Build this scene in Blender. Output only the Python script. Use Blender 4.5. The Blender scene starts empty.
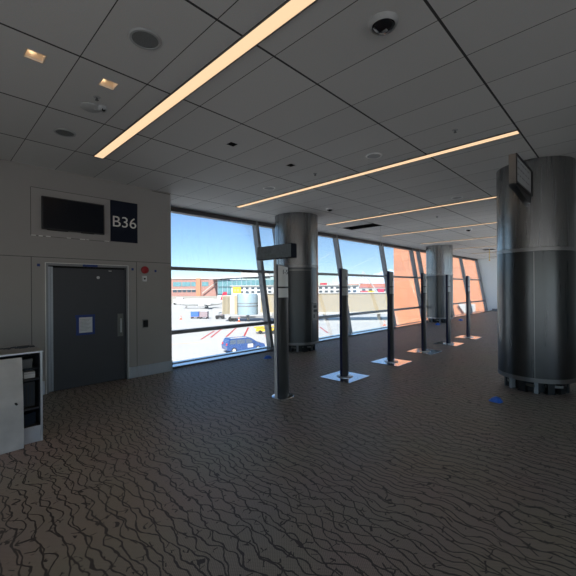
import bpy, bmesh, math, random
from mathutils import Vector, Matrix
random.seed(7)
PI = math.pi
SC = bpy.context.scene
COL = SC.collection

# ------------------------------------------------------------------ materials
def new_mat(name):
    m = bpy.data.materials.new(name); m.use_nodes = True
    nt = m.node_tree; nt.nodes.clear()
    out = nt.nodes.new('ShaderNodeOutputMaterial')
    return m, nt, out

def N(nt, typ, **kw):
    n = nt.nodes.new(typ)
    for k, v in kw.items():
        if k in ('operation', 'blend_type', 'feature', 'noise_dimensions', 'data_type', 'distance', 'sky_type', 'wave_type', 'bands_direction', 'clamp'):
            setattr(n, k, v)
        else:
            n.inputs[k].default_value = v
    return n

def mat(name, col, rough=0.5, metal=0.0, var=0.12, scale=6.0, bump=0.0, stretch=(1, 1, 1), spec=0.5, coat=0.0):
    """painted / metal / plastic surface with a little procedural unevenness"""
    m, nt, out = new_mat(name)
    L = nt.links
    b = N(nt, 'ShaderNodeBsdfPrincipled', Roughness=rough, Metallic=metal)
    b.inputs['Specular IOR Level'].default_value = spec
    if coat: b.inputs['Coat Weight'].default_value = coat
    tc = nt.nodes.new('ShaderNodeTexCoord')
    mp = nt.nodes.new('ShaderNodeMapping'); mp.inputs['Scale'].default_value = stretch
    no = N(nt, 'ShaderNodeTexNoise', Scale=scale, Detail=4.0)
    L.new(tc.outputs['Object'], mp.inputs['Vector']); L.new(mp.outputs[0], no.inputs['Vector'])
    mx = N(nt, 'ShaderNodeMix', data_type='RGBA')
    c = (*col, 1)
    mx.inputs[6].default_value = tuple(max(0, x * (1 - var)) for x in col) + (1,)
    mx.inputs[7].default_value = tuple(min(1, x * (1 + var)) for x in col) + (1,)
    L.new(no.outputs['Fac'], mx.inputs[0]); L.new(mx.outputs[2], b.inputs['Base Color'])
    if bump:
        bp = N(nt, 'ShaderNodeBump', Strength=bump, Distance=0.01)
        L.new(no.outputs['Fac'], bp.inputs['Height']); L.new(bp.outputs[0], b.inputs['Normal'])
    L.new(b.outputs[0], out.inputs[0])
    return m

def emit_mat(name, col, strength):
    m, nt, out = new_mat(name)
    e = N(nt, 'ShaderNodeEmission', Strength=strength); e.inputs['Color'].default_value = (*col, 1)
    nt.links.new(e.outputs[0], out.inputs[0])
    return m

def math_n(nt, op, a, b=None):
    n = N(nt, 'ShaderNodeMath', operation=op)
    for i, v in enumerate((a, b)):
        if v is None: continue
        if isinstance(v, (int, float)): n.inputs[i].default_value = v
        else: nt.links.new(v, n.inputs[i])
    return n.outputs[0]

def carpet_mat():
    m, nt, out = new_mat('woven_carpet'); L = nt.links
    b = N(nt, 'ShaderNodeBsdfPrincipled', Roughness=0.5); b.inputs['Specular IOR Level'].default_value = 0.55
    tc = nt.nodes.new('ShaderNodeTexCoord')
    # wobble
    n1 = N(nt, 'ShaderNodeTexNoise', Scale=5.5, Detail=2.0)
    L.new(tc.outputs['Object'], n1.inputs['Vector'])
    n3 = N(nt, 'ShaderNodeTexNoise', Scale=24.0, Detail=1.0)
    L.new(tc.outputs['Object'], n3.inputs['Vector'])
    def wob(n, k):
        s = N(nt, 'ShaderNodeVectorMath', operation='SUBTRACT'); s.inputs[1].default_value = (.5, .5, .5)
        L.new(n.outputs['Color'], s.inputs[0])
        q = N(nt, 'ShaderNodeVectorMath', operation='SCALE'); q.inputs['Scale'].default_value = k
        L.new(s.outputs[0], q.inputs[0]); return q.outputs[0]
    a = N(nt, 'ShaderNodeVectorMath', operation='ADD'); L.new(tc.outputs['Object'], a.inputs[0]); L.new(wob(n1, .07), a.inputs[1])
    a2 = N(nt, 'ShaderNodeVectorMath', operation='ADD'); L.new(a.outputs[0], a2.inputs[0]); L.new(wob(n3, .014), a2.inputs[1])
    sp = nt.nodes.new('ShaderNodeSeparateXYZ'); L.new(a2.outputs[0], sp.inputs[0])
    fam = []
    for off, seed, per, amp in ((.0, 0.0, .108, 2.9), (.5, 7.3, .12, 2.9)):
        mp = nt.nodes.new('ShaderNodeMapping'); mp.inputs['Scale'].default_value = (.8, 3.3, 0); mp.inputs['Location'].default_value = (seed, seed * 2, seed)
        L.new(tc.outputs['Object'], mp.inputs[0])
        nz = N(nt, 'ShaderNodeTexNoise', Scale=1.0, Detail=1.0); L.new(mp.outputs[0], nz.inputs['Vector'])
        u = math_n(nt, 'ADD', math_n(nt, 'DIVIDE', sp.outputs[0], per), math_n(nt, 'MULTIPLY', nz.outputs['Fac'], amp))
        u = math_n(nt, 'FRACT', math_n(nt, 'ADD', u, 100 + off))
        dd = math_n(nt, 'ABSOLUTE', math_n(nt, 'SUBTRACT', u, .5))
        fam.append(math_n(nt, 'LESS_THAN', dd, (.0058 / per)))
    line = math_n(nt, 'MAXIMUM', fam[0], fam[1])
    # short spurs: a finer net kept only in patches
    mp2 = nt.nodes.new('ShaderNodeMapping'); mp2.inputs['Scale'].default_value = (.75, 1, 0); mp2.inputs['Rotation'].default_value = (0, 0, .5)
    L.new(a2.outputs[0], mp2.inputs['Vector'])
    v2 = N(nt, 'ShaderNodeTexVoronoi', feature='DISTANCE_TO_EDGE', Scale=12.0)
    L.new(mp2.outputs[0], v2.inputs['Vector'])
    l2 = math_n(nt, 'LESS_THAN', v2.outputs['Distance'], .036)
    n2 = N(nt, 'ShaderNodeTexNoise', Scale=13.0, Detail=0.0); L.new(tc.outputs['Object'], n2.inputs['Vector'])
    gate = math_n(nt, 'GREATER_THAN', n2.outputs['Fac'], .60)
    l2 = math_n(nt, 'MULTIPLY', l2, gate)
    lines = math_n(nt, 'MAXIMUM', line, l2)
    # loop-pile dots
    ck = N(nt, 'ShaderNodeTexChecker', Scale=125.0)
    ck.inputs['Color1'].default_value = (.40, .35, .30, 1); ck.inputs['Color2'].default_value = (.25, .217, .186, 1)
    L.new(tc.outputs['Object'], ck.inputs['Vector'])
    big = N(nt, 'ShaderNodeTexNoise', Scale=1.2, Detail=3.0); L.new(tc.outputs['Object'], big.inputs['Vector'])
    mxb = N(nt, 'ShaderNodeMix', data_type='RGBA', blend_type='MULTIPLY'); mxb.inputs[0].default_value = .25
    L.new(ck.outputs['Color'], mxb.inputs[6]); L.new(big.outputs['Color'], mxb.inputs[7])
    mx = N(nt, 'ShaderNodeMix', data_type='RGBA')
    L.new(lines, mx.inputs[0]); L.new(mxb.outputs[2], mx.inputs[6]); mx.inputs[7].default_value = (.05, .045, .043, 1)
    L.new(mx.outputs[2], b.inputs['Base Color'])
    bp = N(nt, 'ShaderNodeBump', Strength=.3, Distance=.004)
    L.new(ck.outputs['Fac'], bp.inputs['Height']); L.new(bp.outputs[0], b.inputs['Normal'])
    L.new(b.outputs[0], out.inputs[0])
    return m

TX0, TX, TY0, TY = .945, .587, 1.02, 1.183          # ceiling grid
def ceiling_mat():
    m, nt, out = new_mat('ceiling_tiles'); L = nt.links
    b = N(nt, 'ShaderNodeBsdfPrincipled', Roughness=0.9); b.inputs['Specular IOR Level'].default_value = 0.2
    tc = nt.nodes.new('ShaderNodeTexCoord'); sp = nt.nodes.new('ShaderNodeSeparateXYZ')
    L.new(tc.outputs['Object'], sp.inputs[0])
    def dist(sock, o, p):
        q = math_n(nt, 'DIVIDE', math_n(nt, 'SUBTRACT', sock, o), p)
        q = math_n(nt, 'ADD', q, 100.5)
        fr = math_n(nt, 'FRACT', q)
        d = math_n(nt, 'ABSOLUTE', math_n(nt, 'SUBTRACT', fr, .5))
        return math_n(nt, 'MULTIPLY', d, p)
    dx = math_n(nt, 'LESS_THAN', dist(sp.outputs[0], TX0, TX), .0038)
    dy = math_n(nt, 'LESS_THAN', dist(sp.outputs[1], TY0, TY), .0105)
    ln = math_n(nt, 'MAXIMUM', dx, dy)
    # each tile a slightly different tone
    tx = math_n(nt, 'FLOOR', math_n(nt, 'DIVIDE', math_n(nt, 'SUBTRACT', sp.outputs[0], TX0), TX))
    ty = math_n(nt, 'FLOOR', math_n(nt, 'DIVIDE', math_n(nt, 'SUBTRACT', sp.outputs[1], TY0), TY))
    cb = nt.nodes.new('ShaderNodeCombineXYZ'); L.new(tx, cb.inputs[0]); L.new(ty, cb.inputs[1])
    wn = nt.nodes.new('ShaderNodeTexWhiteNoise'); L.new(cb.outputs[0], wn.inputs['Vector'])
    mx0 = N(nt, 'ShaderNodeMix', data_type='RGBA'); mx0.inputs[6].default_value = (.73, .73, .71, 1); mx0.inputs[7].default_value = (.79, .79, .77, 1)
    L.new(wn.outputs['Value'], mx0.inputs[0])
    no = N(nt, 'ShaderNodeTexNoise', Scale=160.0); L.new(tc.outputs['Object'], no.inputs['Vector'])
    mx1 = N(nt, 'ShaderNodeMix', data_type='RGBA', blend_type='MULTIPLY'); mx1.inputs[0].default_value = .25
    L.new(mx0.outputs[2], mx1.inputs[6]); L.new(no.outputs['Color'], mx1.inputs[7])
    mx = N(nt, 'ShaderNodeMix', data_type='RGBA'); L.new(ln, mx.inputs[0]); L.new(mx1.outputs[2], mx.inputs[6]); mx.inputs[7].default_value = (.06, .06, .06, 1)
    L.new(mx.outputs[2], b.inputs['Base Color']); L.new(b.outputs[0], out.inputs[0])
    return m

def brushed_mat(name, col, rough=.34, streak=.06, metal=1.0):
    """brushed sheet metal: fine horizontal-free vertical grain around a column"""
    m, nt, out = new_mat(name); L = nt.links
    b = N(nt, 'ShaderNodeBsdfPrincipled', Roughness=rough, Metallic=metal)
    tc = nt.nodes.new('ShaderNodeTexCoord'); mp = nt.nodes.new('ShaderNodeMapping'); mp.inputs['Scale'].default_value = (9, 9, .35)
    L.new(tc.outputs['Object'], mp.inputs[0])
    no = N(nt, 'ShaderNodeTexNoise', Scale=3.0, Detail=5.0); L.new(mp.outputs[0], no.inputs['Vector'])
    mx = N(nt, 'ShaderNodeMix', data_type='RGBA')
    mx.inputs[6].default_value = tuple(x * (1 - streak) for x in col) + (1,); mx.inputs[7].default_value = tuple(min(1, x * (1 + streak)) for x in col) + (1,)
    L.new(no.outputs['Fac'], mx.inputs[0]); L.new(mx.outputs[2], b.inputs['Base Color'])
    r = N(nt, 'ShaderNodeMapRange'); r.inputs[3].default_value = rough * .93; r.inputs[4].default_value = rough * 1.07
    L.new(no.outputs['Fac'], r.inputs[0]); L.new(r.outputs[0], b.inputs['Roughness'])
    L.new(b.outputs[0], out.inputs[0])
    return m

def glass_mat(name, tint, dust):
    """window pane: clear with a surface reflection and thin vertical streaks of dirt"""
    m, nt, out = new_mat(name); L = nt.links
    tr = nt.nodes.new('ShaderNodeBsdfTransparent'); tr.inputs[0].default_value = (*tint, 1)
    gl = N(nt, 'ShaderNodeBsdfGlossy', Roughness=.02)
    fr = N(nt, 'ShaderNodeFresnel', IOR=1.45)
    mx = nt.nodes.new('ShaderNodeMixShader')
    f = math_n(nt, 'MULTIPLY', fr.outputs[0], .3)
    L.new(f, mx.inputs[0]); L.new(tr.outputs[0], mx.inputs[1]); L.new(gl.outputs[0], mx.inputs[2])
    df = nt.nodes.new('ShaderNodeBsdfTranslucent'); df.inputs[0].default_value = (.8, .82, .84, 1)
    tc = nt.nodes.new('ShaderNodeTexCoord'); mp = nt.nodes.new('ShaderNodeMapping'); mp.inputs['Scale'].default_value = (9, 1.0, .9)
    L.new(tc.outputs['Object'], mp.inputs[0])
    no = N(nt, 'ShaderNodeTexNoise', Scale=2.6, Detail=6.0, Roughness=.65); L.new(mp.outputs[0], no.inputs['Vector'])
    r = N(nt, 'ShaderNodeMapRange'); r.inputs[1].default_value = .45; r.inputs[2].default_value = .8; r.inputs[3].default_value = dust * .25; r.inputs[4].default_value = dust
    L.new(no.outputs['Fac'], r.inputs[0])
    mx2 = nt.nodes.new('ShaderNodeMixShader')
    L.new(r.outputs[0], mx2.inputs[0]); L.new(mx.outputs[0], mx2.inputs[1]); L.new(df.outputs[0], mx2.inputs[2])
    L.new(mx2.outputs[0], out.inputs[0])
    return m

def panel_wall_mat(name, col, mortar, w, h, rough=.7, msize=.012, offset=.5, axis='YZ'):
    """wall laid in courses (brick or large panels)"""
    m, nt, out = new_mat(name); L = nt.links
    b = N(nt, 'ShaderNodeBsdfPrincipled', Roughness=rough)
    tc = nt.nodes.new('ShaderNodeTexCoord'); sp = nt.nodes.new('ShaderNodeSeparateXYZ'); L.new(tc.outputs['Object'], sp.inputs[0])
    cb = nt.nodes.new('ShaderNodeCombineXYZ')
    if axis == 'YZ': L.new(sp.outputs[1], cb.inputs[0])
    else: L.new(sp.outputs[0], cb.inputs[0])
    L.new(sp.outputs[2], cb.inputs[1])
    br = nt.nodes.new('ShaderNodeTexBrick'); br.offset = offset
    br.inputs['Scale'].default_value = 1.0; br.inputs['Brick Width'].default_value = w; br.inputs['Row Height'].default_value = h
    br.inputs['Mortar Size'].default_value = msize
    br.inputs['Color1'].default_value = (*[x * .94 for x in col], 1); br.inputs['Color2'].default_value = (*[min(1, x * 1.06) for x in col], 1)
    br.inputs['Mortar'].default_value = (*mortar, 1)
    L.new(cb.outputs[0], br.inputs['Vector']); L.new(br.outputs['Color'], b.inputs['Base Color']); L.new(b.outputs[0], out.inputs[0])
    return m

M = dict(
    carpet=carpet_mat(), ceiling=ceiling_mat(),
    wall=mat('wall_paint', (.345, .33, .31), .75, var=.03, scale=2),
    wall_pale=mat('wall_white', (.84, .87, .87), .7, var=.02),
    seam=mat('shadow_gap', (.05, .05, .05), .8),
    steel=brushed_mat('stainless_panel', (.28, .28, .28), .27),
    steel_low=brushed_mat('stainless_lower_panel', (.11, .115, .12), .28),
    steel_dark=brushed_mat('dark_access_panel', (.10, .104, .108), .42),
    label_dim=mat('post_label_panel_dark', (.40, .43, .44), .3), ring=mat('column_ring_metal', (.30, .30, .30), .35, .9, .05),
    trim=mat('bright_metal_trim', (.62, .63, .64), .3, 1.0, .05),
    base_metal=brushed_mat('stainless_baseboard', (.55, .60, .66), .35, .12, .35),
    mirror=mat('polished_steel_plate', (.80, .80, .80), .08, 1.0, .03, 12),
    black=mat('black_plastic', (.012, .012, .013), .45),
    dark_recess=mat('dark_plenum', (.01, .01, .01), .9),  # near-black stands in for the shade inside plenum, gaps and cans
    feet=mat('column_foot_paint', (.28, .30, .32), .6),
    post=mat('black_acrylic', (.050, .051, .053), .32, 0, .1),
    navy=mat('navy_edge', (.012, .013, .055), .35),
    label=mat('post_label_panel', (.84, .86, .85), .3),
    silver=mat('silver_post', (.72, .73, .74), .45, .1, .05),
    flagface=mat('flag_face', (.17, .20, .22), .4, 0, .5, 22),
    mark=mat('faded_print', (.06, .07, .08), .6),
    gutter=mat('outside_gutter_metal', (.78, .80, .82), .5), mullion=mat('mullion_aluminium', (.30, .30, .30), .45, .4, .05),
    topframe=mat('window_head_bronze', (.11, .10, .095), .5, .3, .05),
    ledge=mat('sill_aluminium', (.82, .86, .90), .14, .9, .06, 3),
    glass=glass_mat('window_glass', (.95, .965, .965), .05), glass_up=glass_mat('window_glass_dusty', (.93, .955, .97), .09),
    door=mat('door_charcoal', (.058, .062, .072), .5, 0, .06, 3),
    frame=mat('door_frame_metal', (.26, .27, .28), .45, .6, .08),
    hinge=mat('hinge_steel', (.38, .41, .45), .4, .7, .1, 30),
    paper=mat('paper', (.62, .64, .66), .8, 0, .08, 14),
    tape=mat('blue_tape', (.02, .05, .22), .6),
    plate=mat('satin_steel', (.22, .22, .21), .35, .9, .05),
    sign=mat('sign_navy', (.009, .013, .026), .6, spec=.2),
    white_letter=mat('sign_letter', (.78, .77, .72), .6),
    screen=mat('screen_black', (.007, .009, .014), .25, spec=.25),
    recess=mat('display_surround', (.37, .35, .33), .7, var=.03),
    chrome=mat('chipped_edge', (.8, .8, .76), .5, .3),
    red=mat('strobe_red', (.32, .015, .02), .3), white=mat('white_plastic', (.72, .73, .73), .5),
    lamp=emit_mat('strip_diffuser', (1.0, .69, .42), .53),
    housing=mat('light_housing', (.10, .095, .09), .6),
    can=mat('downlight_reflector', (.75, .66, .56), .3, .3), bulb=emit_mat('downlight_led', (1, .72, .45), 3.5),
    grille=mat('speaker_grille', (.18, .19, .19), .7, 0, .3, 120), rim=mat('speaker_rim', (.42, .43, .43), .6),
    rim_pale=mat('speaker_rim_pale', (.85, .85, .84), .6),
    dome=mat('camera_dome', (.01, .01, .012), .08),
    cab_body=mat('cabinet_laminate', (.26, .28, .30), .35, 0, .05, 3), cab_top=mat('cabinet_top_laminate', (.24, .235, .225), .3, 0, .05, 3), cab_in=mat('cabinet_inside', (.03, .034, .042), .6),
    cab_panel=mat('cabinet_loose_panel', (.50, .49, .47), .6, 0, .30, 5), cab_kick=mat('cabinet_kick_panel', (.52, .55, .60), .5),
    cab_edge=mat('cabinet_edge_trim', (.62, .66, .70), .3, .6),
    notice=mat('notice_sheet', (.42, .43, .43), .7), signbox=mat('sign_casing', (.20, .185, .17), .6), boxgrey=mat('grey_card', (.22, .22, .22), .8), cable=mat('blue_black_cable', (.02, .03, .05), .5), tan=mat('tan_card', (.40, .36, .30), .8),
    blue=mat('blue_plastic_film', (.03, .15, .62), .4, 0, .35, 30),
    apron=mat('apron_concrete', (.44, .44, .43), .9, 0, .10, .12), slabline=mat('apron_joint', (.56, .56, .54), .9),
    redline=mat('red_paint', (.40, .03, .03), .7), amber=mat('amber_paint', (.75, .45, .15), .7),
    brick=panel_wall_mat('terminal_brick', (.33, .16, .13), (.42, .30, .27), 2.0, .6, msize=.05, axis='XZ'),
    salmon=panel_wall_mat('concourse_panels', (.64, .275, .15), (.47, .20, .11), 1.9, 1.0, msize=.02, offset=.0),
    orange=mat('orange_cladding', (.50, .20, .11), .7), teal=mat('teal_glazing', (.12, .25, .28), .12, .0, .4, .8),
    concrete=mat('pale_concrete', (.45, .44, .40), .85), beige=mat('beige_walkway', (.365, .305, .20), .8, 0, .05, .4),
    paleblue=mat('rotunda_sheet', (.30, .40, .46), .5, .2, .06), outwhite=mat('white_coating', (.54, .54, .53), .6),
    darkwin=mat('dark_window', (.05, .07, .09), .15), roofred=mat('red_roof', (.45, .17, .13), .8), yellow=mat('yellow_paint', (.62, .42, .03), .5),
    tailred=mat('tail_red', (.5, .02, .05), .4), rubber=mat('tyre_rubber', (.02, .02, .02), .85), vanblue=mat('van_blue', (.045, .11, .32), .25, .3, .05, coat=.5),
    cartblue=mat('cart_curtain_blue', (.05, .14, .55), .7), cartgrey=mat('cart_grey', (.28, .22, .24), .7), vanglass=mat('van_glass', (.09, .12, .17), .15), cone=mat('cone_orange', (.80, .13, .05), .6),
    hill=mat('hazy_hillside', (.50, .62, .76), 1.0, 0, .12, .004), facade=mat('terminal_plinth', (.30, .285, .26), .8),  # hill colour carries the pale blue of distant haze
    vanred=mat('truck_red', (.6, .05, .05), .5),
)

# ------------------------------------------------------------------ mesh helpers
class MB:
    def __init__(s): s.bm = bmesh.new()
    def _add(s, verts, faces, mtx=None):
        vs = [s.bm.verts.new((mtx @ Vector(v)) if mtx else v) for v in verts]
        for f in faces:
            try: s.bm.faces.new([vs[i] for i in f])
            except ValueError: pass
        return s
    def box(s, a, b, mtx=None, bev=0.0):
        x0, y0, z0 = a; x1, y1, z1 = b
        if bev:
            t = bmesh.new(); bmesh.ops.create_cube(t, size=1)
            for v in t.verts: v.co = Vector(((x0 + x1) / 2 + v.co.x * (x1 - x0), (y0 + y1) / 2 + v.co.y * (y1 - y0), (z0 + z1) / 2 + v.co.z * (z1 - z0)))
            bmesh.ops.bevel(t, geom=t.edges[:], offset=bev, segments=2, affect='EDGES', profile=.5)
            t.verts.index_update()
            s._add([v.co.copy() for v in t.verts], [[v.index for v in f.verts] for f in t.faces], mtx); t.free(); return s
        v = [(x0, y0, z0), (x1, y0, z0), (x1, y1, z0), (x0, y1, z0), (x0, y0, z1), (x1, y0, z1), (x1, y1, z1), (x0, y1, z1)]
        return s._add(v, [(3, 2, 1, 0), (4, 5, 6, 7), (0, 1, 5, 4), (1, 2, 6, 5), (2, 3, 7, 6), (3, 0, 4, 7)], mtx)
    def prism(s, poly, d0, d1, axis='Z', mtx=None, taper=None):
        """extrude a 2-D polygon between d0 and d1 along axis; taper scales the far end about the polygon's centre"""
        n = len(poly); cx = sum(p[0] for p in poly) / n; cy = sum(p[1] for p in poly) / n
        def P(p, d):
            return {'Z': (p[0], p[1], d), 'Y': (p[0], d, p[1]), 'X': (d, p[0], p[1])}[axis]
        q = [(cx + (p[0] - cx) * taper, cy + (p[1] - cy) * taper) for p in poly] if taper else poly
        v = [P(p, d0) for p in poly] + [P(p, d1) for p in q]
        f = [tuple(range(n - 1, -1, -1)), tuple(range(n, 2 * n))] + [(i, (i + 1) % n, n + (i + 1) % n, n + i) for i in range(n)]
        return s._add(v, f, mtx)
    def lathe(s, prof, seg=48, mtx=None, a0=0.0, a1=2 * PI):
        full = abs(a1 - a0 - 2 * PI) < 1e-6; k = seg if full else seg + 1
        v = []
        for r, z in prof:
            for i in range(k):
                a = a0 + (a1 - a0) * i / seg; v.append((r * math.cos(a), r * math.sin(a), z))
        f = []
        for j in range(len(prof) - 1):
            for i in range(seg):
                i2 = (i + 1) % k
                f.append((j * k + i, j * k + i2, (j + 1) * k + i2, (j + 1) * k + i))
        s._add(v, f, mtx)
        if full:
            bmesh.ops.remove_doubles(s.bm, verts=s.bm.verts[:], dist=1e-5)
        return s
    def disc(s, r, z0, z1, seg=32, mtx=None):
        return s.lathe([(0, z0), (r, z0), (r, z1), (0, z1)], seg, mtx)
    def tube(s, p0, p1, r, seg=10, r1=None):
        p0, p1 = Vector(p0), Vector(p1); d = p1 - p0
        q = d.to_track_quat('Z', 'Y').to_matrix().to_4x4(); q.translation = p0
        r1 = r if r1 is None else r1
        return s.lathe([(0, 0), (r, 0), (r1, d.length), (0, d.length)], seg, q)
    def path(s, pts, r, seg=8):
        for a, b in zip(pts, pts[1:]): s.tube(a, b, r, seg)
        return s
    def build(s, name, m, parent=None, loc=None, smooth=False, recalc=True):
        if recalc: bmesh.ops.recalc_face_normals(s.bm, faces=s.bm.faces[:])
        me = bpy.data.meshes.new(name); s.bm.to_mesh(me); s.bm.free()
        me.materials.append(M[m] if isinstance(m, str) else m)
        if smooth:
            for p in me.polygons: p.use_smooth = True
            me.set_sharp_from_angle(angle=math.radians(35))
        o = bpy.data.objects.new(name, me); COL.objects.link(o)
        if parent: o.parent = parent
        if loc: o.location = loc
        return o

def tag(o, label=None, cat=None, group=None, kind=None):
    if label: o['label'] = label
    if cat: o['category'] = cat
    if group: o['group'] = group
    if kind: o['kind'] = kind
    return o
def thing(name, label, cat, loc=(0, 0, 0), rz=0.0, group=None, kind=None):
    o = bpy.data.objects.new(name, None); COL.objects.link(o); o.location = loc; o.rotation_euler = (0, 0, rz); o.empty_display_size = .1
    return tag(o, label, cat, group, kind)
def struct(o): o['kind'] = 'structure'; return o
def dup(root, loc, label=None, rz=None):
    r = root.copy(); COL.objects.link(r); r.location = loc
    if rz is not None: r.rotation_euler = (0, 0, rz)
    if label: r['label'] = label
    for ch in list(root.children):
        c = ch.copy(); COL.objects.link(c); c.parent = r
        for g in list(ch.children):
            d = g.copy(); COL.objects.link(d); d.parent = c
    return r
def text(name, s, size, m, parent, mtx, extrude=.002, width=None):
    cu = bpy.data.curves.new('t', 'FONT'); cu.body = s; cu.size = size; cu.extrude = extrude; cu.align_x = 'CENTER'; cu.offset = 0
    ob = bpy.data.objects.new('t', cu); COL.objects.link(ob)
    dg = bpy.context.evaluated_depsgraph_get(); dg.update()
    me = bpy.data.meshes.new_from_object(ob.evaluated_get(dg))
    bpy.data.objects.remove(ob)
    if width:
        xs = [v.co.x for v in me.vertices]; k = width / (max(xs) - min(xs))
        for v in me.vertices: v.co.x *= k
    me.transform(mtx); me.materials.clear(); me.materials.append(M[m])
    o = bpy.data.objects.new(name, me); COL.objects.link(o); o.parent = parent
    return o
RX90 = Matrix.Rotation(PI / 2, 4, 'X')
FACE_NX = Matrix.Rotation(-PI / 2, 4, 'Z') @ RX90          # text that reads from -X

# ------------------------------------------------------------------ camera
yaw, pit, rol, foc = math.radians(44.143), math.radians(.0796), math.radians(-.4618), 353.31
fw = Vector((math.cos(yaw) * math.cos(pit), math.sin(yaw) * math.cos(pit), math.sin(pit)))
rt = Vector((math.sin(yaw), -math.cos(yaw), 0)); up = rt.cross(fw)
rt2 = math.cos(rol) * rt + math.sin(rol) * up; up2 = -math.sin(rol) * rt + math.cos(rol) * up
cam = bpy.data.cameras.new('camera'); cam.sensor_width = 36; cam.lens = foc / 576 * 36; cam.clip_end = 20000
co = bpy.data.objects.new('camera', cam); COL.objects.link(co)
mt = Matrix((rt2, up2, -fw)).transposed().to_4x4(); mt.translation = (0, 0, 1.7); co.matrix_world = mt
SC.camera = co

# ------------------------------------------------------------------ room shell
H = 3.71; XA, XB, YA, YW = -5.0, 28.0, -6.5, 6.9
WX = 3.60                                             # where the door wall stops and the glazing starts
struct(MB().box((XA, YA, -.25), (11.2, 7.46, 0)).box((11.2, 1.1, -.25), (20.2, 7.46, 0)).box((20.2, 2.8, -.25), (XB, 7.46, 0)).build('floor', 'carpet'))
# ceiling with openings: two missing tiles and four downlight holes
HOLE_A = (9.75, 5.752, 10.337, 6.925); HOLE_B = (20.90, 5.20, 21.487, 5.742)
dl = [(.672, 3.65), (1.262, 3.65), (3.0, 3.975), (4.19, 3.98)]; ds = .066
holes = [HOLE_A, HOLE_B] + [(x - ds, y - ds, x + ds, y + ds) for x, y in dl]
xs = sorted({XA, XB, 11.2, 20.2, *[h[0] for h in holes], *[h[2] for h in holes]}); ys = sorted({YA, 8.3, 1.1, 2.8, *[h[1] for h in holes], *[h[3] for h in holes]})
mb = MB()
for x0, x1 in zip(xs, xs[1:]):
    for y0, y1 in zip(ys, ys[1:]):
        cx, cy = (x0 + x1) / 2, (y0 + y1) / 2
        if (cx > 11.2 and cy < 1.1) or (cx > 20.2 and cy < 2.8): continue
        if any(h[0] < cx < h[2] and h[1] < cy < h[3] for h in holes): continue
        mb._add([(x0, y0, H), (x1, y0, H), (x1, y1, H), (x0, y1, H)], [(3, 2, 1, 0)])
        mb._add([(x0, y0, H + .012), (x1, y0, H + .012), (x1, y1, H + .012), (x0, y1, H + .012)], [(0, 1, 2, 3)])
for h in holes:
    for a, b in (((h[0], h[1]), (h[2], h[1])), ((h[2], h[1]), (h[2], h[3])), ((h[2], h[3]), (h[0], h[3])), ((h[0], h[3]), (h[0], h[1]))):
        mb._add([(*a, H), (*b, H), (*b, H + .012), (*a, H + .012)], [(0, 1, 2, 3)])
struct(mb.build('ceiling', 'ceiling', recalc=False))
mb = MB()
for h in (HOLE_A, HOLE_B):
    x0, y0, x1, y1 = h[0] - .2, h[1] - .2, h[2] + .2, h[3] + .2
    mb.box((x0, y0, H + .6), (x1, y1, H + .62)); mb.box((x0, y0, H + .013), (x0 + .02, y1, H + .6)); mb.box((x1 - .02, y0, H + .013), (x1, y1, H + .6))
    mb.box((x0, y0, H + .013), (x1, y0 + .02, H + .6)); mb.box((x0, y1 - .02, H + .013), (x1, y1, H + .6))
struct(mb.build('ceiling_plenum', 'dark_recess'))
struct(MB().box((XA - .3, YA - .3, H + .7), (11.25, 8.6, H + 1.4)).box((11.25, 1.0, H + .7), (20.25, 8.6, H + 1.4)).box((20.25, 2.7, H + .7), (XB + .3, 8.6, H + 1.4)).build('roof_slab', 'facade'))
struct(MB().box((XA - .3, YA, -5.4), (11.2, 7.3, -.26)).box((11.2, 1.1, -5.4), (20.2, 7.3, -.26)).box((20.2, 2.8, -5.4), (XB + .3, 7.3, -.26)).build('wall_below', 'facade'))

# door wall, in panels, with a display recess surround
mb = MB()
DX0, DX1, DZ = 1.39, 2.715, 2.155
mb.box((XA, YW, 0), (DX0, 8.3, H)).box((DX1, YW, 0), (WX, 8.3, H)).box((DX0, YW, DZ), (DX1, 8.3, H)).box((DX0, YW + .35, 0), (DX1, 8.3, DZ))
wb = struct(mb.build('wall_back', 'wall'))
mb = MB()
g = .004
mb.box((XA, YW - .0015, 2.245 - g), (WX, YW + .01, 2.245 + g))
mb.box((2.881 - g, YW - .0015, .0), (2.881 + g, YW + .01, 2.245)); mb.box((1.2 - g, YW - .0015, .0), (1.2 + g, YW + .01, 2.245))
mb.box((WX - .4, YW - .0012, 3.68), (WX, YW + .01, H)); 
struct(mb.build('trim_1', 'seam', wb))
struct(MB().box((WX - .012, YW - .004, .215), (WX + .004, YW + .03, H)).build('trim_2', 'trim', wb))
struct(MB().box((XA, YW - .014, H - .02), (WX, YW + .0, H)).build('trim_3', 'recess', wb))
bb = struct(MB().box((DX1 + .012, YW - .016, 0), (2.878, YW, .215)).box((2.884, YW - .016, 0), (WX + .012, YW, .215)).box((WX, YW - .016, 0), (WX + .012, 7.1, .215))
            .box((XA, YW - .016, 0), (DX0 - .02, YW, .215)).build('baseboard_back', 'base_metal'))
struct(MB().prism([(2.8, 0), (7.47, 0), (7.45 + .1736 * H, H), (2.8, H)], XB, XB + .3, 'X').build('wall_right', 'wall_pale'))
struct(MB().box((XB - .04, 3.1, 0), (XB, 7.05, .16)).build('baseboard_right', 'mullion'))
mb = MB().box((XA - .3, 3.5, 0), (XA, 8.3, H)).box((XA - .3, YA, 0), (XA, 3.5, .1)).box((XA - .3, YA, 2.4), (XA, 3.5, H))  # unseen wall, opened low down to let extra daylight in
for k in range(4): mb.box((XA - .25, YA + k * 3.3, .1), (XA, YA + k * 3.3 + .1, 2.4))
struct(mb.build('wall_left', 'wall_pale'))
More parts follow.
